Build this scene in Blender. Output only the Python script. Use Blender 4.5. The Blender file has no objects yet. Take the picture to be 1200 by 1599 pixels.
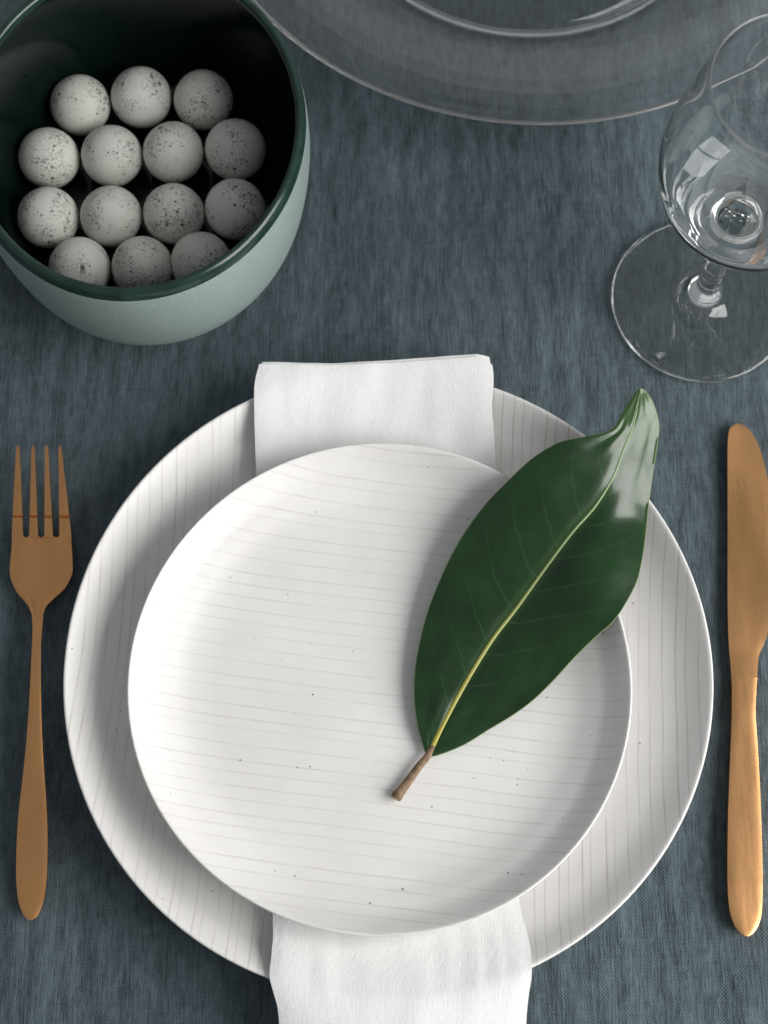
import bpy, math, random
from mathutils import Vector, noise
S = bpy.context.scene
COL = S.collection
R = math.radians

# ------------------------------------------------------------------ camera
TILT = R(18.0)
CAM = Vector((-.002, -.1355, .660))
FPX = 2443.0
cam = bpy.data.cameras.new('camera')
cam.sensor_fit = 'VERTICAL'; cam.sensor_height = 36; cam.sensor_width = 27
cam.lens = FPX / 1599 * 36
cam.clip_start = .01; cam.clip_end = 20
cam.dof.use_dof = True; cam.dof.focus_distance = .645; cam.dof.aperture_fstop = 9
camo = bpy.data.objects.new('camera', cam); COL.objects.link(camo)
camo.location = CAM; camo.rotation_euler = (TILT, 0, 0)
S.camera = camo

# ------------------------------------------------------------------ light
w = bpy.data.worlds.new('World'); S.world = w; w.use_nodes = True
bg = w.node_tree.nodes['Background']
bg.inputs[0].default_value = (.93, .97, 1, 1); bg.inputs[1].default_value = .28
def window_light(name, loc, sx, sy, power, target=(0, .03, 0)):
    l = bpy.data.lights.new(name, 'AREA'); l.shape = 'RECTANGLE'; l.size = sx; l.size_y = sy
    l.energy = power; l.color = (1, .985, .965)
    o = bpy.data.objects.new(name, l); COL.objects.link(o); o.location = loc
    d = Vector(target) - Vector(loc)
    o.rotation_euler = d.to_track_quat('-Z', 'Y').to_euler()
    return o
AZ, EL, DIST = R(-14), R(34), 1.1
for k in (-.23, .23):
    window_light('window_light', (DIST * math.cos(EL) * math.cos(AZ) - k * math.sin(AZ), DIST * math.cos(EL) * math.sin(AZ) + k * math.cos(AZ), DIST * math.sin(EL)),
                   .42, .82, 9.1, (-k * math.sin(AZ), .03 + k * math.cos(AZ), 0))
window_light('back_fill_light', (.15, 2.3, 1.0), 2.4, .7, 1.8)  # added fill lamp that brightens the glass rims; no window is seen there
S.view_settings.view_transform = 'Standard'; S.view_settings.look = 'None'
S.view_settings.exposure = 0; S.view_settings.gamma = 1
S.render.engine = 'CYCLES'
S.cycles.use_denoising = True
S.cycles.max_bounces = 32; S.cycles.transmission_bounces = 32; S.cycles.glossy_bounces = 8
S.cycles.caustics_reflective = True; S.cycles.caustics_refractive = True
S.cycles.sample_clamp_indirect = 6; S.cycles.blur_glossy = .5

# ------------------------------------------------------------------ helpers
FW = Vector((0, math.sin(TILT), -math.cos(TILT))); UP = Vector((0, math.cos(TILT), math.sin(TILT)))
def at(u, v, z):
    """point at height z that a photograph measurement (1200 x 1599) refers to"""
    r = FW + Vector((1, 0, 0)) * ((u - 600) / FPX) + UP * ((799.5 - v) / FPX)
    return CAM + r * ((z - CAM.z) / r.z)

def interp(tab, x):
    if x <= tab[0][0]: return tab[0][1]
    for (a, p), (b, q) in zip(tab, tab[1:]):
        if x <= b:
            k = (x - a) / (b - a)
            return p + (q - p) * k
    return tab[-1][1]

def spline(pts, n):
    """n points evenly spread along a Catmull-Rom curve through pts (tuples)"""
    P = [Vector(p) for p in pts]
    Q = [P[0] * 2 - P[1]] + P + [P[-1] * 2 - P[-2]]
    out = []
    for i in range(len(P) - 1):
        a, b, c, d = Q[i:i + 4]
        for k in range(12):
            t = k / 12
            out.append(.5 * (2 * b + (c - a) * t + (2 * a - 5 * b + 4 * c - d) * t * t + (3 * b - a - 3 * c + d) * t ** 3))
    out.append(P[-1])
    L = [0]
    for a, b in zip(out, out[1:]): L.append(L[-1] + (b - a).length)
    res = []; j = 0
    for i in range(n):
        s = L[-1] * i / (n - 1)
        while j < len(L) - 2 and L[j + 1] < s: j += 1
        k = (s - L[j]) / max(1e-9, L[j + 1] - L[j])
        res.append(out[j].lerp(out[j + 1], k))
    return res

def mesh_obj(name, verts, faces, mat, parent=None, smooth=True, normals=None, uvs=None):
    me = bpy.data.meshes.new(name); me.from_pydata([tuple(v) for v in verts], [], faces)
    me.update()
    if uvs:
        ul = me.uv_layers.new(name='UVMap')
        for lp in me.loops: ul.data[lp.index].uv = uvs[lp.vertex_index]
    if smooth:
        me.polygons.foreach_set('use_smooth', [True] * len(me.polygons))
    if normals: me.normals_split_custom_set_from_vertices([tuple(n) for n in normals])
    if mat: me.materials.append(mat)
    o = bpy.data.objects.new(name, me); COL.objects.link(o)
    if parent: o.parent = parent
    return o

def thing(name, label, cat, loc=(0, 0, 0), group=None):
    o = bpy.data.objects.new(name, None); COL.objects.link(o); o.location = loc
    o.empty_display_size = .02
    return tag(o, label, cat, group)
def tag(o, label, cat, group=None):
    o['label'] = label; o['category'] = cat
    if group: o['group'] = group
    return o

def lathe_parts(parent, prof, parts, n=128, warp=None):
    """turn prof [(r, z)] about the parent's axis; parts = [(name, first_ring, last_ring, material)].
    One continuous surface, cut into part meshes that keep the smooth normals of the whole."""
    V = []; rings = []
    for r, z in prof:
        if r < 1e-6:
            rings.append([len(V)] * n); V.append(Vector((0, 0, z)))
        else:
            ids = []
            for k in range(n):
                a = 2 * math.pi * k / n
                x, y, zz = r * math.cos(a), r * math.sin(a), z
                if warp: x, y, zz = warp(x, y, zz, a)
                ids.append(len(V)); V.append(Vector((x, y, zz)))
            rings.append(ids)
    F = []
    for i in range(len(rings) - 1):
        A, B = rings[i], rings[i + 1]; row = []
        for k in range(n):
            k2 = (k + 1) % n
            f = [A[k], A[k2], B[k2], B[k]]
            g = []
            for q in f:
                if q not in g: g.append(q)
            row.append(tuple(g))
        F.append(row)
    N = [Vector((0, 0, 0)) for _ in V]
    for row in F:
        for f in row:
            a, b, c = V[f[0]], V[f[1]], V[f[2]]
            nn = (b - a).cross(c - a)
            for q in f: N[q] += nn
    N = [x.normalized() for x in N]
    out = []
    for name, r0, r1, mat in parts:
        idx = {}; vs = []; ns = []; fs = []
        for i in range(r0, r1):
            for f in F[i]:
                g = []
                for q in f:
                    if q not in idx: idx[q] = len(vs); vs.append(V[q]); ns.append(N[q])
                    g.append(idx[q])
                fs.append(tuple(g))
        out.append(mesh_obj(name, vs, fs, mat, parent, normals=ns))
    return out

def round_prof(pts, n):
    return [(max(0, p.x), p.y) for p in [Vector((q.x, q.y)) for q in spline([(a, b, 0) for a, b in pts], n)]]

def ribbon(name, rows, mat, parent, thick=.0022, dome=.0006, nc=9, cap=True, ramp=None):
    """solid strip: rows = [(left, right)] top-edge points; rounded rim, top domed (or dished) by dome"""
    V = []; F = []
    m = nc + 1
    prof = []
    for k in range(m):
        s = -1 + 2 * k / nc
        prof.append((s, dome * (1 - abs(s) ** 3.6)))
    loop = [(s * .985 if abs(s) == 1 else s, h) for s, h in prof]
    loop += [(1.0, -thick * .45), (.96, -thick), (0, -thick * 1.05), (-.96, -thick), (-1.0, -thick * .45)]
    M = len(loop)
    for ri, (L, Rr) in enumerate(rows):
        rk = ramp(ri / (len(rows) - 1)) if ramp else 1
        L = Vector(L); Rr = Vector(Rr); c = (L + Rr) / 2; hx = (Rr - L) / 2
        hw = hx.length
        for s, h in loop:
            k = min(1, hw / .003)
            V.append(c + hx * s + Vector((0, 0, (h * rk if h > 0 or ri < 0 or dome < 0 and h > -thick * .4 else h) * k)))
    for i in range(len(rows) - 1):
        for k in range(M):
            k2 = (k + 1) % M
            F.append((i * M + k, i * M + k2, (i + 1) * M + k2, (i + 1) * M + k))
    if cap:
        F.append(tuple(range(M))); F.append(tuple(reversed(range((len(rows) - 1) * M, len(rows) * M))))
    o = mesh_obj(name, V, F, mat, parent)
    fix_normals(o)
    o.data.set_sharp_from_angle(angle=R(50))
    return o

def fix_normals(o):
    import bmesh
    bm = bmesh.new(); bm.from_mesh(o.data); bmesh.ops.recalc_face_normals(bm, faces=bm.faces); bm.to_mesh(o.data); bm.free()

def tube(name, path, rad, mat, parent, n=8, flat=1.0):
    V = []; F = []
    for i, p in enumerate(path):
        p = Vector(p)
        t = (Vector(path[min(i + 1, len(path) - 1)]) - Vector(path[max(i - 1, 0)])).normalized()
        a = t.cross(Vector((0, 0, 1))).normalized(); b = a.cross(t)
        r = rad(i / (len(path) - 1)) if callable(rad) else rad
        for k in range(n):
            q = 2 * math.pi * k / n
            V.append(p + a * r * math.cos(q) + b * r * flat * math.sin(q))
    for i in range(len(path) - 1):
        for k in range(n):
            k2 = (k + 1) % n
            F.append((i * n + k, i * n + k2, (i + 1) * n + k2, (i + 1) * n + k))
    F.append(tuple(range(n))); F.append(tuple(reversed(range((len(path) - 1) * n, len(path) * n))))
    o = mesh_obj(name, V, F, mat, parent); fix_normals(o)
    return o

# ------------------------------------------------------------------ material helper
class Mat:
    def __init__(s, name, **kw):
        s.m = bpy.data.materials.new(name); s.m.use_nodes = True
        s.t = s.m.node_tree; s.b = s.t.nodes['Principled BSDF']
        for k, v in kw.items(): s.set(k.replace('_', ' '), v)
    def set(s, k, v):
        i = s.b.inputs[k]
        if isinstance(v, bpy.types.NodeSocket): s.t.links.new(v, i)
        else: i.default_value = (*v, 1) if isinstance(v, tuple) and len(v) == 3 and i.type == 'RGBA' else v
    def node(s, typ, ins={}, **props):
        n = s.t.nodes.new(typ)
        for k, v in props.items(): setattr(n, k, v)
        for k, v in ins.items():
            i = n.inputs[k]
            if isinstance(v, bpy.types.NodeSocket): s.t.links.new(v, i)
            else: i.default_value = (*v, 1) if isinstance(v, tuple) and len(v) == 3 and i.type == 'RGBA' else v
        return n
    def obj(s): return s.node('ShaderNodeTexCoord').outputs['Object']
    def uv(s): return s.node('ShaderNodeTexCoord').outputs['UV']
    def map(s, vec, scale=(1, 1, 1), rot=(0, 0, 0), loc=(0, 0, 0)):
        return s.node('ShaderNodeMapping', {'Vector': vec, 'Scale': scale, 'Rotation': rot, 'Location': loc}).outputs[0]
    def noise(s, vec, scale, detail=3, rough=.5, dist=0):
        return s.node('ShaderNodeTexNoise', {'Vector': vec, 'Scale': scale, 'Detail': detail, 'Roughness': rough, 'Distortion': dist}).outputs['Fac']
    def math(s, op, a, b=0, c=0):
        return s.node('ShaderNodeMath', {0: a, 1: b, 2: c}, operation=op).outputs[0]
    def range(s, v, a, b, c, d, smooth=False):
        return s.node('ShaderNodeMapRange', {'Value': v, 'From Min': a, 'From Max': b, 'To Min': c, 'To Max': d},
                      interpolation_type='SMOOTHSTEP' if smooth else 'LINEAR').outputs[0]
    def mix(s, f, a, b, blend='MIX'):
        n = s.t.nodes.new('ShaderNodeMix'); n.data_type = 'RGBA'; n.blend_type = blend
        for i, v in ((0, f), (6, a), (7, b)):
            if isinstance(v, bpy.types.NodeSocket): s.t.links.new(v, n.inputs[i])
            else: n.inputs[i].default_value = (*v, 1) if isinstance(v, tuple) else v
        return n.outputs[2]
    def bump(s, h, strength, dist, normal=None):
        ins = {'Height': h, 'Strength': strength, 'Distance': dist}
        if normal: ins['Normal'] = normal
        return s.node('ShaderNodeBump', ins).outputs[0]
    def sep(s, vec):
        return s.node('ShaderNodeSeparateXYZ', {0: vec}).outputs

# ------------------------------------------------------------------ materials
def linen(name, col, dark, light, pitch, amp, contrast, bump=.5):
    m = Mat(name, Roughness=.9); m.set('Specular IOR Level', .15); m.set('Sheen Weight', .12); m.set('Sheen Roughness', .5)
    o = m.obj()
    wob = m.noise(o, 40, 2)
    k = 1 / pitch
    warp_ = m.noise(m.map(o, (k, k * .05, k)), 1, 2, .6)
    weft = m.noise(m.map(o, (k * .05, k, k)), 1, 2, .6)
    slub = m.noise(m.map(o, (k * .22, k * .075, k)), 1, 4, .7)
    slub2 = m.noise(m.map(o, (k * .05, k * .3, k), loc=(3, 7, 0)), 1, 2, .5)
    blot = m.noise(m.map(o, (14, 6, 10)), 1, 3, .55)
    x, y, z = m.sep(o)
    sx = m.math('SINE', m.math('MULTIPLY', m.math('ADD', x, m.math('MULTIPLY', wob, .004)), 2 * math.pi / (pitch * 1.9)))
    sy = m.math('SINE', m.math('MULTIPLY', m.math('ADD', y, m.math('MULTIPLY', wob, .004)), 2 * math.pi / (pitch * 1.9)))
    grid = m.math('MULTIPLY', sx, sy)
    h = m.math('ADD', m.math('ADD', m.math('MULTIPLY', warp_, 1.0), m.math('MULTIPLY', weft, .45)), m.math('MULTIPLY', grid, .18))
    h = m.math('ADD', h, m.math('MULTIPLY', slub, 1.6))
    v = m.math('ADD', m.math('MULTIPLY', h, .55), m.math('ADD', m.math('MULTIPLY', blot, .6), m.math('MULTIPLY', slub2, .12)))
    f = m.range(v, 1.21 - contrast, 1.21 + contrast, 0, 1)
    c = m.mix(f, dark, light)
    m.set('Base Color', c)
    m.set('Normal', m.bump(h, bump, amp))
    return m.m

def stoneware(name, rot, pitch, line, strength, seed):
    m = Mat(name, Roughness=.42); m.set('Specular IOR Level', .45)
    o = m.obj()
    warp_ = m.node('ShaderNodeTexNoise', {'Vector': m.map(o, (9, 9, 0), loc=(seed, 0, 0)), 'Scale': 1, 'Detail': 2}).outputs['Color']
    off = m.node('ShaderNodeVectorMath', {0: warp_, 1: (.5, .5, .5)}, operation='SUBTRACT').outputs[0]
    off = m.node('ShaderNodeVectorMath', {0: off, 'Scale': .005}, operation='SCALE').outputs[0]
    p = m.node('ShaderNodeVectorMath', {0: o, 1: off}, operation='ADD').outputs[0]
    x, y, z = m.sep(m.map(p, rot=(0, 0, rot)))
    q = m.math('DIVIDE', x, pitch)
    cell = m.math('FLOOR', q)
    rnd = m.node('ShaderNodeTexWhiteNoise', {'W': cell}, noise_dimensions='1D').outputs['Value']
    fr = m.math('SUBTRACT', m.math('FRACT', q), m.range(rnd, 0, 1, .3, .7))
    dist = m.math('ABSOLUTE', fr)
    ln = m.range(dist, 0, line / pitch, 1, 0, True)
    fade = m.range(m.noise(m.map(o, (45, 45, 0)), 1, 3), .3, .62, .2, 1)
    ln = m.math('MULTIPLY', m.math('MULTIPLY', ln, fade), m.range(rnd, 0, 1, .5, 1))
    ln = m.math('MULTIPLY', ln, strength)
    base = m.mix(m.range(m.noise(m.map(o, (22, 22, 22)), 1, 4, .6), .3, .7, 0, 1), (.745, .728, .708), (.81, .800, .786))
    m.set('Roughness', m.range(m.noise(m.map(o, (35, 35, 35)), 1, 3), .3, .7, .34, .52))
    c = m.mix(ln, base, (.45, .405, .365))
    vo = m.node('ShaderNodeTexVoronoi', {'Vector': m.map(o, loc=(seed, seed, 0)), 'Scale': 165.0}, feature='F1')
    rr = m.node('ShaderNodeSeparateColor', {0: vo.outputs['Color']}).outputs
    rad = m.range(rr[0], .35, 1, .02, .085)
    dot = m.math('MULTIPLY', m.math('LESS_THAN', vo.outputs['Distance'], rad), m.range(rr[1], 0, 1, .35, .95))
    c = m.mix(dot, c, (.12, .10, .09))
    m.set('Base Color', c)
    b = m.bump(m.math('SUBTRACT', m.noise(o, 90, 2), m.math('MULTIPLY', ln, .8)), .12, .0015)
    m.set('Normal', b)
    return m.m

def gold(name, col, rough):
    m = Mat(name, Metallic=1.0)
    o = m.obj()
    n1 = m.noise(m.map(o, (60, 12, 60)), 1, 4, .6); n2 = m.noise(o, 420, 2)
    scr = m.noise(m.map(o, (900, 40, 900), rot=(0, 0, .5)), 1, 2)
    m.set('Base Color', m.mix(m.range(n1, .3, .7, 0, 1), tuple(c * .86 for c in col), col))
    m.set('Roughness', m.math('ADD', m.range(n1, .3, .7, rough - .05, rough + .07), m.math('MULTIPLY', scr, .06)))
    m.set('Normal', m.bump(n2, .05, .0004))
    return m.m

def glass(name, tint=(.985, .99, .99), bumpy=0):
    m = Mat(name, Roughness=0.0, IOR=1.54); m.set('Transmission Weight', 1.0); m.set('Base Color', tint)
    if bumpy:
        m.set('Normal', m.bump(m.noise(m.obj(), 55, 2), bumpy, .001))
    return m.m

M = {}
M['cloth'] = linen('teal_linen', None, (.017, .027, .032), (.150, .197, .222), .00075, .0006, .45, .85)
M['napkin'] = linen('white_linen', None, (.76, .76, .75), (.90, .90, .895), .0006, .0003, .7, .4)
M['plate_big'] = stoneware('vertical_striped_stoneware', .05, .0047, .00058, .66, 1.3)
M['plate_small'] = stoneware('cross_striped_stoneware', R(90 + 7), .0057, .00052, .46, 8.1)
M['gold_fork'] = gold('brushed_gold_fork', (.86, .44, .185), .27)
M['gold_knife'] = gold('brushed_gold_knife', (.87, .465, .205), .24)
M['glass'] = glass('clear_glass'); M['rim_glass'] = glass('painted_glint_rim_glass'); M['rim_glass'].node_tree.nodes['Principled BSDF'].inputs['Roughness'].default_value = .2; M['rim_glass'].node_tree.nodes['Principled BSDF'].inputs['Transmission Weight'].default_value = .86  # rim glass part diffuse white: bright edge glint put into its colour
M['dish_glass'] = glass('pressed_glass', (.97, .985, .985), .15)

m = Mat('celadon_matte_glaze', Roughness=.55); o = m.obj()
sp = m.noise(o, 900, 2)
m.set('Base Color', m.mix(m.range(sp, .35, .7, 0, 1), (.295, .360, .345), (.235, .300, .285)))
m.set('Normal', m.bump(m.noise(o, 500, 2), .12, .0006)); M['celadon'] = m.m
m = Mat('dark_green_glaze', Roughness=.12); o = m.obj()
m.set('Base Color', m.mix(m.noise(o, 60, 3), (.0022, .0070, .0055), (.0045, .012, .0095))); m.set('Specular IOR Level', .3); M['green_in'] = m.m
m = Mat('green_rim_glaze', Roughness=.2); o = m.obj()
m.set('Base Color', m.mix(m.range(m.noise(o, 70, 3), .3, .7, 0, 1), (.006, .023, .017), (.018, .050, .040))); m.set('Normal', m.bump(m.noise(o, 260, 2), .1, .0006)); M['green_rim'] = m.m

m = Mat('speckled_shell', Roughness=.62); o = m.obj()
rn = m.node('ShaderNodeObjectInfo').outputs['Random']
comb = m.node('ShaderNodeCombineXYZ', {0: m.math('MULTIPLY', rn, 3.7), 1: m.math('MULTIPLY', rn, 11.3)}).outputs[0]
p = m.node('ShaderNodeVectorMath', {0: o, 1: comb}, operation='ADD').outputs[0]
wv = m.node('ShaderNodeTexNoise', {'Vector': p, 'Scale': 500.0, 'Detail': 2}).outputs['Color']
wv = m.node('ShaderNodeVectorMath', {0: wv, 'Scale': .0016}, operation='SCALE').outputs[0]
pw = m.node('ShaderNodeVectorMath', {0: p, 1: wv}, operation='ADD').outputs[0]
c = m.mix(m.noise(p, 120, 3), (.76, .76, .70), (.84, .84, .79))
c = m.mix(m.math('MULTIPLY', rn, .4), c, (.57, .56, .49))
for sc_, lo, mx, st in ((620, .2, .55, .6), (1050, .1, .66, .42), (420, .68, .5, .85), (1500, .0, .72, .32)):
    vo = m.node('ShaderNodeTexVoronoi', {'Vector': pw, 'Scale': float(sc_)}, feature='F1')
    rr = m.node('ShaderNodeSeparateColor', {0: vo.outputs['Color']}).outputs
    dens = m.range(m.noise(p, 90, 1), .35, .65, .35, 1.1)
    rad = m.math('MULTIPLY', m.range(rr[0], lo, 1, 0, mx), dens)
    dot = m.range(m.math('SUBTRACT', rad, vo.outputs['Distance']), 0, .10, 0, st)
    c = m.mix(dot, c, (.055, .052, .05))
m.set('Base Color', c); m.set('Normal', m.bump(m.noise(p, 1500, 2), .15, .0003)); M['egg'] = m.m

m = Mat('leaf_blade', Roughness=.24); m.set('Specular IOR Level', .38)
m.set('Coat Weight', .4); m.set('Coat Roughness', .15)
uvv = m.uv(); U_, V_, _ = m.sep(uvv)           # U along the leaf 0..1, V across -1..1 stored 0..1
s = m.math('ABSOLUTE', m.math('SUBTRACT', m.math('MULTIPLY', V_, 2), 1))
side = m.math('GREATER_THAN', V_, .5)
o = m.obj()
wob = m.math('MULTIPLY', m.noise(m.map(uvv, (5, 5, 5)), 1, 2), .03)
q = m.math('ADD', m.math('SUBTRACT', U_, m.math('MULTIPLY', m.math('POWER', s, 1.35), .17)), m.math('ADD', wob, m.math('MULTIPLY', side, .03)))
fr = m.math('ABSOLUTE', m.math('SUBTRACT', m.math('FRACT', m.math('MULTIPLY', q, 11)), .5))
vein = m.math('MULTIPLY', m.range(fr, 0, .045, 1, 0, True), m.range(s, .04, .92, 1, .15))
tip = m.range(U_, .80, .97, 0, 1, True)
base = m.mix(m.range(m.noise(o, 60, 3), .3, .7, 0, 1), (.0036, .0245, .0042), (.0085, .0410, .0080))
base = m.mix(tip, base, (.045, .095, .028))
base = m.mix(m.range(s, 0, .14, .32, 0, True), base, (.06, .13, .03))
m.set('Base Color', m.mix(m.math('MULTIPLY', vein, .3), base, (.05, .13, .045)))
fine = m.node('ShaderNodeTexVoronoi', {'Vector': o, 'Scale': 420.0}, feature='DISTANCE_TO_EDGE').outputs['Distance']
hgt = m.math('ADD', m.math('MULTIPLY', vein, -.22), m.math('ADD', m.math('MULTIPLY', m.noise(o, 160, 3), .35), m.math('MULTIPLY', m.range(fine, 0, .1, 0, 1), .10)))
m.set('Normal', m.bump(hgt, .09, .0008)); m.set('Roughness', m.range(m.noise(o, 200, 3), .3, .7, .27, .36)); M['leaf'] = m.m
m = Mat('leaf_midrib', Roughness=.38); uvv = m.uv(); U_, V_, _ = m.sep(uvv)
m.set('Base Color', m.mix(m.range(U_, .05, .7, 0, 1), (.38, .34, .04), (.24, .34, .16))); M['midrib'] = m.m
M['margin'] = Mat('leaf_margin', Roughness=.45, Base_Color=(.15, .21, .07)).m
m = Mat('leaf_stem', Roughness=.7); o = m.obj()
m.set('Base Color', m.mix(m.range(m.noise(m.map(o, (300, 300, 300)), 1, 3), .35, .65, 0, 1), (.14, .085, .05), (.30, .20, .12))); M['stem'] = m.m
M['stem_cut'] = Mat('stem_cut', Roughness=.85, Base_Color=(.42, .31, .16)).m
m = Mat('oak_boards', Roughness=.5); m.set('Base Color', (.18, .12, .07)); M['wood'] = m.m

# ------------------------------------------------------------------ table and cloth
def box(name, x0, x1, y0, y1, z0, z1, mat):
    v = [(x, y, z) for z in (z0, z1) for y in (y0, y1) for x in (x0, x1)]
    f = [(0, 2, 3, 1), (4, 5, 7, 6), (0, 1, 5, 4), (2, 6, 7, 3), (0, 4, 6, 2), (1, 3, 7, 5)]
    return mesh_obj(name, v, f, mat, smooth=False)
tt = box('table_top', -.60, .60, -.42, .82, -.034, -.0042, M['wood']); tt['kind'] = 'structure'

def build_cloth():
    X0, X1, Y0, Y1 = -.60, .60, -.42, .82; nx, ny = 620, 360
    V = []; F = []
    for j in range(ny + 1):
        for i in range(nx + 1):
            x = X0 + (X1 - X0) * i / nx; y = Y0 + (Y1 - Y0) * j / ny
            n1 = noise.noise(Vector((x * 62 + .6 * math.sin(y * 9), y * 7, 0)))
            n2 = noise.noise(Vector((x * 130 + 1.5 * noise.noise(Vector((x * 20, y * 20, 2))), y * 26, 4)))
            n3 = noise.noise(Vector((x * 14, y * 5, 9)))
            d = .0012 * n1 + .0011 * n2 + .0006 * n3 + .0005 * noise.noise(Vector((x * 260, y * 80, 6)))
            V.append((x, y, -.0019 + max(-.0019, min(.0017, d))))
    for j in range(ny):
        for i in range(nx):
            a = j * (nx + 1) + i; F.append((a, a + 1, a + nx + 2, a + nx + 1))
    o = mesh_obj('tablecloth', V, F, M['cloth'])
    return tag(o, 'slate blue woven linen tablecloth under the whole place setting', 'tablecloth')
build_cloth()

# ------------------------------------------------------------------ plates
def plate(name, label, loc, R_, zrim, zwell, foot, mat, warp):
    t = thing(name, label, 'plate', loc)
    th = .0042
    outer = [(0, foot + .0012), (R_ * .50, foot + .0012), (R_ * .52, foot + .0006), (R_ * .53, foot), (R_ * .56, foot), (R_ * .575, foot + .0008),
             (R_ * .60, foot + .0016), (R_ * .74, foot + .0038), (R_ * .88, foot + .0085), (R_ * .955, zrim - .0062), (R_ * .988, zrim - .0028)]
    n0 = len(outer)
    lip = [(R_ * .9975, zrim - .0013), (R_, zrim - .0004), (R_ * .998, zrim + .0003), (R_ * .992, zrim + .0004), (R_ * .984, zrim - .0004)]
    inner = [(R_ * .968, zrim - .0024), (R_ * .945, zrim - .0054), (R_ * .915, zrim - .0092), (R_ * .88, zwell + .0058), (R_ * .83, zwell + .0030),
             (R_ * .76, zwell + .0008), (R_ * .66, zwell + .0003), (R_ * .5, zwell + .0001), (R_ * .25, zwell), (0, zwell)]
    prof = outer + lip + inner
    a, b, c = 0, n0 - 1, n0 + len(lip) - 1
    lathe_parts(t, prof, [('underside', 0, 2, mat), ('foot_ring', 2, 6, mat), ('outer_wall', 6, b, mat), ('rim', b, c, mat), ('well', c, len(prof) - 1, mat)], 192, warp)
    return t
def big_warp(x, y, z, a):
    k = 1 + .0022 * math.cos(2 * a + .5) + .0025 * math.cos(3 * a + 1.0)
    zz = z + (.0007 * math.sin(2 * a + 1) if z > .012 else 0)
    return x * k, y * k * .992, zz
def small_warp(x, y, z, a):
    k = 1 + .0025 * math.cos(2 * a + .3) + .003 * math.cos(3 * a + 2.2)
    zz = z + (.0006 * math.sin(2 * a) if z > .012 else 0)
    return x * k, y * k * .997, zz
PB = (-.0004, .0047, 0); PS = (-.0036, -.0026, .0100)
plate('dinner_plate', 'large white speckled plate with vertical grey pinstripes lying on the tablecloth', PB, .1344, .0225, .0058, 0, M['plate_big'], big_warp)
plate('side_plate', 'smaller white speckled plate with crosswise pinstripes stacked on the napkin', PS, .1028, .0215, .0052, 0, M['plate_small'], small_warp)

def big_h(x, y):
    r = math.hypot(x - PB[0], (y - PB[1]) / .992) / .1344
    tab = [(0, .0058), (.5, .0059), (.66, .0061), (.76, .0066), (.83, .0088), (.88, .0116), (.915, .0133), (.945, .0171), (.968, .0201), (.984, .0221), (1, .0229)]
    return interp(tab, r), r

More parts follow.
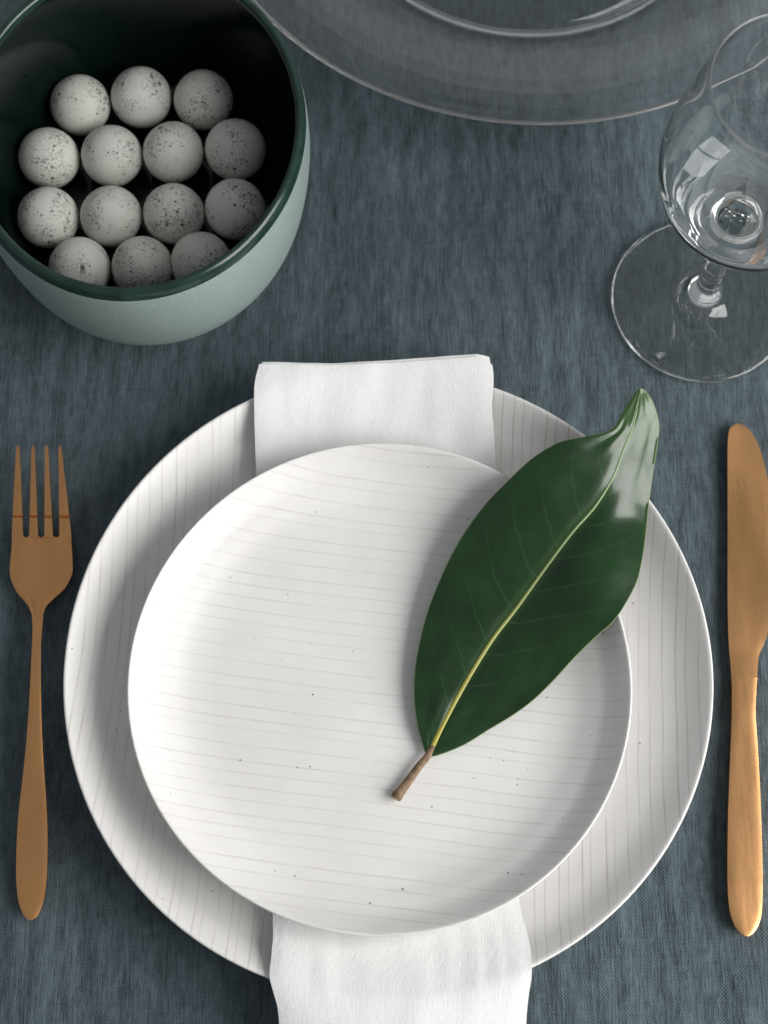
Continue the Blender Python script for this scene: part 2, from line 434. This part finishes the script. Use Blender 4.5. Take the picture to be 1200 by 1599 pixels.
# ------------------------------------------------------------------ napkin
def build_napkin():
    t = thing('napkin', 'folded white linen napkin laid between the two plates', 'napkin', (0, 0, 0))
    LE = [(405, 566), (399, 590), (397, 612), (399, 664), (402, 737), (408, 860), (418, 1200), (428, 1431), (426, 1487), (421, 1522), (426, 1545), (434, 1575), (437, 1612), (440, 1680), (443, 1760)]
    RE = [(769, 566), (771, 580), (771, 602), (768, 645), (772, 714), (778, 860), (792, 1200), (809, 1402), (819, 1448), (829, 1487), (831, 1522), (826, 1555), (822, 1600), (820, 1680), (820, 1760)]
    n = 120; nc = 36
    L = spline([(*p, 0) for p in LE], n); Rr = spline([(*p, 0) for p in RE], n)
    def surf(u, v, th, base):
        z = .012
        for _ in range(6):
            p = at(u, v, z); h, r = big_h(p.x, p.y)
            if r > .985:
                if p.y > 0: h = .0229 + (r - .985) * .02
                else:
                    d = (r - .985) * .135
                    h = max(.0008, .0229 + .10 * d - 17 * d * d)
            z = .6 * (h + base + th) + .4 * z
        return at(u, v, z)
    def layer(name, th, base, inset, e0, e1, seed, top_shift):
        top = []
        for i in range(n):
            row = []
            for k in range(nc + 1):
                s = k / nc
                e = inset + (1 - 2 * inset) * s
                u = L[i].x * (1 - e) + Rr[i].x * e; v = L[i].y * (1 - e) + Rr[i].y * e + (top_shift(s) if i == 0 else top_shift(s) * max(0, 1 - i / 10))
                row.append(surf(u, v, th, base))
            top.append(row)
        # relax heights along the length so the cloth bridges the hollow like stiff linen
        for _ in range(400):
            for k in range(nc + 1):
                zs = [top[i][k].z for i in range(n)]
                for i in range(1, n - 1): top[i][k].z = max(zs[i], (zs[i - 1] + zs[i + 1] + zs[i]) / 3)
        V = []; F = []
        for i in range(n):
            for k in range(nc + 1):
                p = top[i][k]; s = k / nc
                under = 1 if (math.hypot(p.x - PS[0], p.y - PS[1]) < .094) else 0
                wr = noise.noise(Vector((p.x * 75 + .8 * math.sin(p.y * 25 + seed), p.y * 14, seed))) * .0006 + noise.noise(Vector((p.x * 170, p.y * 60, seed + 3))) * .0002
                edge = min(1, min(s, 1 - s) / .06)
                dz = (wr + .0002) * (1 - under) * edge - th * .30 * (1 - edge) ** 2
                V.append(p + Vector((0, 0, dz if not under else -.0001)))
        m_ = nc + 1
        for i in range(n):
            for k in range(nc + 1):
                p = V[i * m_ + k]; s = k / nc
                edge = min(1, min(s, 1 - s) / .04)
                V.append(p - Vector((0, 0, th * (.55 + .45 * edge))))
        N = n * m_
        for i in range(n - 1):
            for k in range(nc):
                a = i * m_ + k
                F.append((a, a + m_, a + m_ + 1, a + 1)); F.append((N + a, N + a + 1, N + a + m_ + 1, N + a + m_))
            a = i * m_; F.append((a, N + a, N + a + m_, a + m_))
            a = i * m_ + nc; F.append((a, a + m_, N + a + m_, N + a))
        for k in range(nc):
            a = k; F.append((a, a + 1, N + a + 1, N + a))
            a = (n - 1) * m_ + k; F.append((a, N + a, N + a + 1, a + 1))
        o = mesh_obj(name, V, F, M['napkin'], t); fix_normals(o); o.data.set_sharp_from_angle(angle=R(60))
        return o
    layer('lower_fold', .0012, .0004, .012, 0, 0, 2.0, lambda s: interp([(0, -1), (.3, 2), (.6, -4), (.95, -13), (1, -9)], s))
    layer('upper_fold', .0014, .0017, 0, 0, 0, 7.0, lambda s: interp([(0, 2), (.3, 5), (.6, 0), (.95, -9), (1, 3)], s))
build_napkin()

# ------------------------------------------------------------------ leaf
def build_leaf():
    t = thing('leaf', 'single glossy dark green leaf lying across the edge of the plates', 'leaf', (0, 0, 0))
    LE = [(668, 1181), (661, 1162), (652, 1127), (648, 1083), (650, 1040), (659, 992), (670, 952), (687, 908), (707, 865), (731, 825), (760, 786), (790, 755), (825, 722), (852, 703), (878, 690), (913, 682), (943, 676), (959, 669), (970, 650), (983, 628), (993, 613), (1001, 606)]
    RE = [(668, 1181), (685, 1178), (725, 1162), (764, 1138), (799, 1117), (832, 1093), (864, 1062), (896, 1027), (930, 994), (957, 970), (976, 943), (994, 908), (1003, 869), (1009, 825), (1013, 786), (1018, 746), (1024, 707), (1029, 672), (1027, 650), (1018, 624), (1009, 611), (1001, 606)]
    MI = [(668, 1181), (690, 1136), (725, 1070), (768, 1000), (808, 948), (852, 887), (895, 830), (930, 790), (957, 746), (972, 707), (988, 667), (996, 635), (1001, 606)]
    n = 110; nc = 14
    L = spline([(*p, 0) for p in LE], n); Rr = spline([(*p, 0) for p in RE], n); C_ = spline([(*p, 0) for p in MI], n)
    zm = [(0, .0190), (.15, .0215), (.4, .0270), (.62, .0352), (.69, .0374), (.83, .0436), (.92, .0480), (1, .0510)]
    zl = [(0, .0190), (.1, .0210), (.3, .0235), (.55, .0320), (.70, .0425), (.80, .0490), (.88, .0485), (.94, .0478), (1, .0510)]
    zr = [(0, .0190), (.1, .0200), (.3, .0260), (.45, .0350), (.52, .0385), (.58, .0380), (.64, .0340), (.70, .0295), (.79, .0322), (.86, .0370), (.93, .0462), (1, .0510)]
    def sm(tab, x): return (interp(tab, x - .04) + 2 * interp(tab, x) + interp(tab, x + .04)) / 4 if 0 < x < 1 else interp(tab, x)
    G = []; UVs = []
    for i in range(n):
        f = i / (n - 1)
        pl = at(L[i].x, L[i].y, sm(zl, f)); pm = at(C_[i].x, C_[i].y, sm(zm, f)); pr = at(Rr[i].x, Rr[i].y, sm(zr, f))
        row = []
        w_ = (pr - pl).length
        for k in range(-nc, nc + 1):
            s = abs(k) / nc; e = pl if k < 0 else pr
            p = pm.lerp(e, s)
            bulge = (.02 if k < 0 else .02 * max(0, 1 - (f / .7) ** 2) + .075 * math.exp(-((f - .60) / .15) ** 2) - .004) * w_ * math.sin(math.pi * min(1, s)) * (1 - .3 * f)
            gut = -.0005 * math.exp(-(s / .07) ** 2) * min(1, w_ / .02)
            rip = .0009 * noise.noise(Vector((f * 9, k * .22, 1.7))) * min(1, s * 2) + .00025 * math.sin(f * 60 + (k > 0) * 1.3) * s * (1 - s) * 2
            row.append(p + Vector((0, 0, bulge + gut + rip * min(1, w_ / .02))))
        G.append(row); UVs.append([(f, (k / nc + 1) / 2) for k in range(-nc, nc + 1)])
    m_ = 2 * nc + 1; th = .0007
    V = [p for r in G for p in r]; uv = [q for r in UVs for q in r]; N = len(V)
    V = V + [p - Vector((0, 0, th)) for p in V]; uv = uv + uv
    F = []
    for i in range(n - 1):
        for k in range(m_ - 1):
            a = i * m_ + k
            F.append((a, a + m_, a + m_ + 1, a + 1)); F.append((N + a, N + a + 1, N + a + m_ + 1, N + a + m_))
        a = i * m_; F.append((a, N + a, N + a + m_, a + m_))
        a = i * m_ + m_ - 1; F.append((a, a + m_, N + a + m_, N + a))
    o = mesh_obj('blade', V, F, M['leaf'], t, uvs=uv); fix_normals(o)
    o.data.set_sharp_from_angle(angle=R(60))
    # midrib
    path = [G[i][nc] + Vector((0, 0, .0002)) for i in range(0, n - 4, 2)]
    mr = tube('midrib', path, lambda q: .0008 * (1 - q) + .00032, M['midrib'], t, 8, .6)
    ul = mr.data.uv_layers.new(name='UVMap')
    for lp in mr.data.loops: ul.data[lp.index].uv = ((lp.vertex_index // 8) / (len(path) - 1), .5)
    for k, nm in ((0, 'leaf_edge'), (m_ - 1, 'leaf_edge')):
        tube(nm, [G[i][k] - Vector((0, 0, th * .5)) for i in range(0, n)], .00032, M['margin'], t, 6)
    # stem
    b = G[0][nc]; e = at(618, 1246, .0182)
    pts = spline([tuple(G[3][nc] - Vector((0, 0, .0004))), tuple(b), tuple(at(655, 1196, .0188)), tuple(at(640, 1217, .0183)), tuple(e)], 14)
    st = tube('stem', pts, lambda q: .00135 + .0007 * q + (.0003 if q > .9 else 0), M['stem'], t, 10)
    d = (pts[-1] - pts[-2]).normalized()
    tube('cut_end', [pts[-1] + d * .00002, pts[-1] + d * .0004], .0019, M['stem_cut'], st, 10)
build_leaf()

# ------------------------------------------------------------------ cutlery
def build_fork():
    t = thing('dinner_fork', 'brushed gold four-tined fork lying beside the plates', 'fork', (0, 0, 0))
    zt = [(696, .0135), (740, .0105), (790, .0075), (839, .0052), (890, .0048), (930, .0065), (960, .0090), (1010, .0125), (1080, .0135), (1180, .0115), (1280, .0080), (1380, .0045), (1437, .0030)]
    def z(v): return (interp(zt, v - 12) + 2 * interp(zt, v) + interp(zt, v + 12)) / 4
    head = [(839, 18.5, 112), (860, 17.3, 113.5), (885, 15, 114.6), (895, 15, 114), (908, 18, 108.5), (920, 23.5, 101), (930, 30, 90), (940, 39, 79), (948, 45, 72), (958, 49.5, 68.5)]
    handle = [(958, 49.5, 68.5), (980, 51, 66.5), (1010, 50, 64.5), (1060, 47.5, 64.3), (1110, 45, 65), (1160, 41, 67), (1210, 36, 70), (1260, 30, 73.5), (1310, 26.3, 75), (1360, 25, 74.3), (1390, 26.5, 71.5), (1410, 29.5, 68), (1425, 35, 62), (1433, 40, 56.5), (1437, 45.5, 50)]
    def rows(tab, n):
        Lp = spline([(b, a, 0) for a, b, c in tab], n); Rp = spline([(c, a, 0) for a, b, c in tab], n)
        return [(at(p.x, p.y, z(p.y)), at(q.x, q.y, z(q.y))) for p, q in zip(Lp, Rp)]
    ribbon('handle', rows(handle, 60), M['gold_fork'], t, .0021, .0004)
    hd = ribbon('head', rows(head, 34), M['gold_fork'], t, .0017, -.0007, 14, ramp=lambda q: min(1, q * 3) * min(1, (1 - q) * 3))
    tines = [((18.5, 36.6), (25.5, 31)), ((45.9, 59.9), (49.5, 54.5)), ((69.5, 83), (70, 75.5)), ((93, 112), (91.5, 96))]
    for (a0, a1), (b0, b1) in tines:
        rr = []
        for i in range(100):
            f = (i / 99) ** 1.25; v = 839 - 143 * f
            k = f ** 1.05
            l = a0 + (b0 - a0) * k; r = a1 + (b1 - a1) * k
            y = v - 839 + 1e-6; g = max(0, -y)
            if g < 4.6:
                ex = 4.6 - math.sqrt(max(0, 4.6 ** 2 - (4.6 - g) ** 2))
                if a0 > 20: l -= ex
                if a1 < 100: r += ex
            if f > .95:
                q = (f - .95) / .05; c = (l + r) / 2; l += (c - l) * q * .5; r += (c - r) * q * .5
            dz = -.0009 * math.exp(-((v - 807) / 1.8) ** 2)
            rr.append((at(l, v, z(v) + dz), at(r, v, z(v) + dz)))
        ribbon('tine', rr, M['gold_fork'], t, .0017, .00012, 6)
build_fork()

def build_knife():
    t = thing('table_knife', 'brushed gold table knife lying beside the plates under the wine glass', 'knife', (0, 0, 0))
    blade = [(661.5, 1150, 1156), (664, 1144.5, 1162), (670, 1139, 1170), (682, 1137, 1178), (700, 1136.2, 1187), (730, 1136, 1196), (762, 1136, 1201), (820, 1136, 1206), (880, 1136, 1208.5), (930, 1136, 1208), (965, 1136.5, 1205), (987, 1137, 1200), (1005, 1138, 1194.5), (1020, 1139, 1187), (1035, 1140.5, 1184.3), (1058, 1142.5, 1183)]
    handle = [(1058, 1142, 1183.5), (1075, 1143, 1182), (1114, 1142.8, 1180.5), (1166, 1141, 1184), (1219, 1138.8, 1187), (1272, 1137, 1189.3), (1325, 1136, 1191), (1377, 1136, 1192), (1410, 1138, 1191.3), (1430, 1141.5, 1189.5), (1446, 1148, 1184.5), (1456, 1155, 1178), (1462, 1163, 1170)]
    def rows(tab, n, z):
        Lp = spline([(b, a, 0) for a, b, c in tab], n); Rp = spline([(c, a, 0) for a, b, c in tab], n)
        return [(at(p.x, p.y, z(p.y)), at(q.x, q.y, z(q.y))) for p, q in zip(Lp, Rp)]
    ribbon('blade', rows(blade, 60, lambda v: interp([(660, .0026), (1020, .0034), (1058, .0042)], v)), M['gold_knife'], t, .0018, .0002, 8)
    ribbon('handle', rows(handle, 60, lambda v: interp([(1058, .0044), (1110, .0050), (1380, .0050), (1462, .0040)], v)), M['gold_knife'], t, .0044, .00025, 12)
build_knife()

# ------------------------------------------------------------------ bowl and eggs
AX = at(208, 186, .086); AX.z = 0
def build_bowl():
    t = thing('ceramic_bowl', 'pale green stoneware bowl with dark glossy inside holding speckled eggs', 'bowl', AX)
    ys = 1.13
    outer = [(0, .0012), (.036, .0012), (.038, 0), (.041, 0), (.0445, .0014), (.0530, .0045), (.0595, .0105), (.0652, .0195), (.0692, .0310), (.0716, .0450), (.0731, .0600), (.0731, .0740), (.0724, .0810)]
    rim = [(.0718, .0838), (.0712, .0852), (.0702, .0860), (.0695, .0861), (.0687, .0856), (.0682, .0845)]
    inner = [(.0679, .0830), (.0677, .0770), (.0672, .0650), (.0668, .0500), (.0655, .0380), (.0640, .0300), (.0618, .0225), (.058, .0165), (.052, .0138), (.03, .0132), (0, .0132)]
    o = round_prof(outer[4:], 26)
    outer = outer[:4] + o
    n0 = len(outer)
    prof = outer + rim + inner
    lathe_parts(t, prof, [('outer_wall', 0, n0 - 1, M['celadon']), ('rim', n0 - 1, n0 + len(rim), M['green_rim']), ('inner_wall', n0 + len(rim), len(prof) - 1, M['green_in'])],
                160, lambda x, y, z, a: (x * (1 + .004 * math.cos(2 * a + 1)), y * ys, z))
build_bowl()

def build_eggs():
    px = [(126, 164), (221, 152), (318, 156), (77, 247), (175, 243.5), (271, 238), (368, 234), (76, 340), (174, 338), (272, 334), (368, 327), (125, 419), (223, 417), (315, 411)]
    rad = .01405; n, mm = 40, 24
    V = [(0, 0, rad)]; F = []
    for j in range(1, mm):
        ph = math.pi * j / mm
        for k in range(n):
            a = 2 * math.pi * k / n
            d = Vector((math.sin(ph) * math.cos(a), math.sin(ph) * math.sin(a), math.cos(ph)))
            q = rad * (1 + .012 * noise.noise(d * 1.3)); V.append(d * q)
    V.append((0, 0, -rad))
    for k in range(n):
        k2 = (k + 1) % n
        F.append((0, 1 + k, 1 + k2))
        for j in range(mm - 2):
            a = 1 + j * n; F.append((a + k, a + n + k, a + n + k2, a + k2))
        a = 1 + (mm - 2) * n; F.append((a + k, len(V) - 1, a + k2))
    random.seed(4)
    first = None
    for u, v in px:
        if first is None:
            o = first = mesh_obj('speckled_egg', V, F, M['egg'])
        else:
            o = first.copy(); COL.objects.link(o)
        o.location = at(u, v, .0275)
        o.scale = [random.uniform(.97, 1.0) for _ in range(3)]
        o.rotation_euler = [random.uniform(0, 6.28) for _ in range(3)]
        tag(o, 'round off-white egg with grey speckles sitting inside the green bowl', 'egg', 'speckled eggs in the bowl')
build_eggs()

# ------------------------------------------------------------------ wine glass
def build_wine_glass():
    p = at(1095, 470, 0); p.z = .0002
    t = thing('wine_glass', 'empty clear stemmed wine glass standing above the knife', 'wine glass', p)
    foot = [(0, .0004), (.030, .0004), (.0385, 0), (.0405, .0001), (.0414, .0007), (.0416, .0014), (.0411, .0021), (.0395, .0024), (.030, .0031), (.020, .0042), (.012, .0062), (.0082, .0090)]
    stem = [(.0072, .0110), (.0076, .0130), (.0068, .0150), (.0057, .0178), (.0052, .0250), (.0050, .0350), (.0050, .0480), (.0050, .0580), (.0053, .0660), (.0064, .0715), (.0095, .0760)]
    out_ = [(.0150, .0790), (.0235, .0842), (.0318, .0930), (.0370, .1045), (.0392, .1165), (.0398, .1250), (.0390, .1350), (.0372, .1470), (.0346, .1600), (.0322, .1700), (.0311, .1752)]
    lip = [(.0311, .1759), (.0309, .1764), (.0305, .1765), (.0302, .1760)]
    in_ = [(.0303, .1752), (.0316, .1700), (.0340, .1600), (.0366, .1470), (.0384, .1350), (.0392, .1250), (.0385, .1165), (.0364, .1048), (.0312, .0942), (.0224, .0872), (.0140, .0858), (.0080, .0866), (.0045, .0882), (0, .0888)]
    o1 = round_prof([stem[-1]] + out_, 40)[1:]
    i1 = round_prof(in_, 44)
    f1 = foot[:2] + round_prof(foot[2:], 34)
    s1 = round_prof([foot[-1]] + stem, 36)[1:]
    prof = f1 + s1 + o1 + lip + i1
    a = len(f1) - 1; b = a + len(s1); c = b + len(o1); d = c + len(lip) + 1
    lathe_parts(t, prof, [('foot', 0, a, M['glass']), ('stem', a, b, M['glass']), ('cup', b, c, M['glass']), ('rim', c, d, M['rim_glass']), ('cup_lining', d, len(prof) - 1, M['glass'])], 128)
build_wine_glass()

# ------------------------------------------------------------------ glass dish
def build_dish():
    p = at(822, -207, .004); p.z = .0002
    t = thing('glass_dish', 'wide clear glass serving dish with a raised foot ring', 'dish', p)
    base = [(0, .0030), (.090, .0030), (.0962, .0022), (.0968, 0), (.0980, 0), (.0986, .0010), (.0990, .0040)]
    out_ = [(.1010, .0065), (.112, .0085), (.130, .0125), (.148, .0185), (.160, .0260), (.1680, .0330)]
    lip = [(.1692, .0345), (.1699, .0354), (.1699, .0361), (.1693, .0366), (.1685, .0364), (.1677, .0356)]
    in_ = [(.1655, .0334), (.157, .0268), (.145, .0208), (.128, .0156), (.110, .0120), (.094, .0102), (.07, .0096), (0, .0094)]
    i1 = round_prof(in_, 40)
    prof = base + out_ + lip + i1
    a = len(base) - 1; b = a + len(out_); c = b + len(lip)
    lathe_parts(t, prof, [('base', 0, a, M['dish_glass']), ('underside', a, b, M['dish_glass']), ('rim', b, c, M['rim_glass']), ('inner_surface', c, len(prof) - 1, M['dish_glass'])], 200)
build_dish()
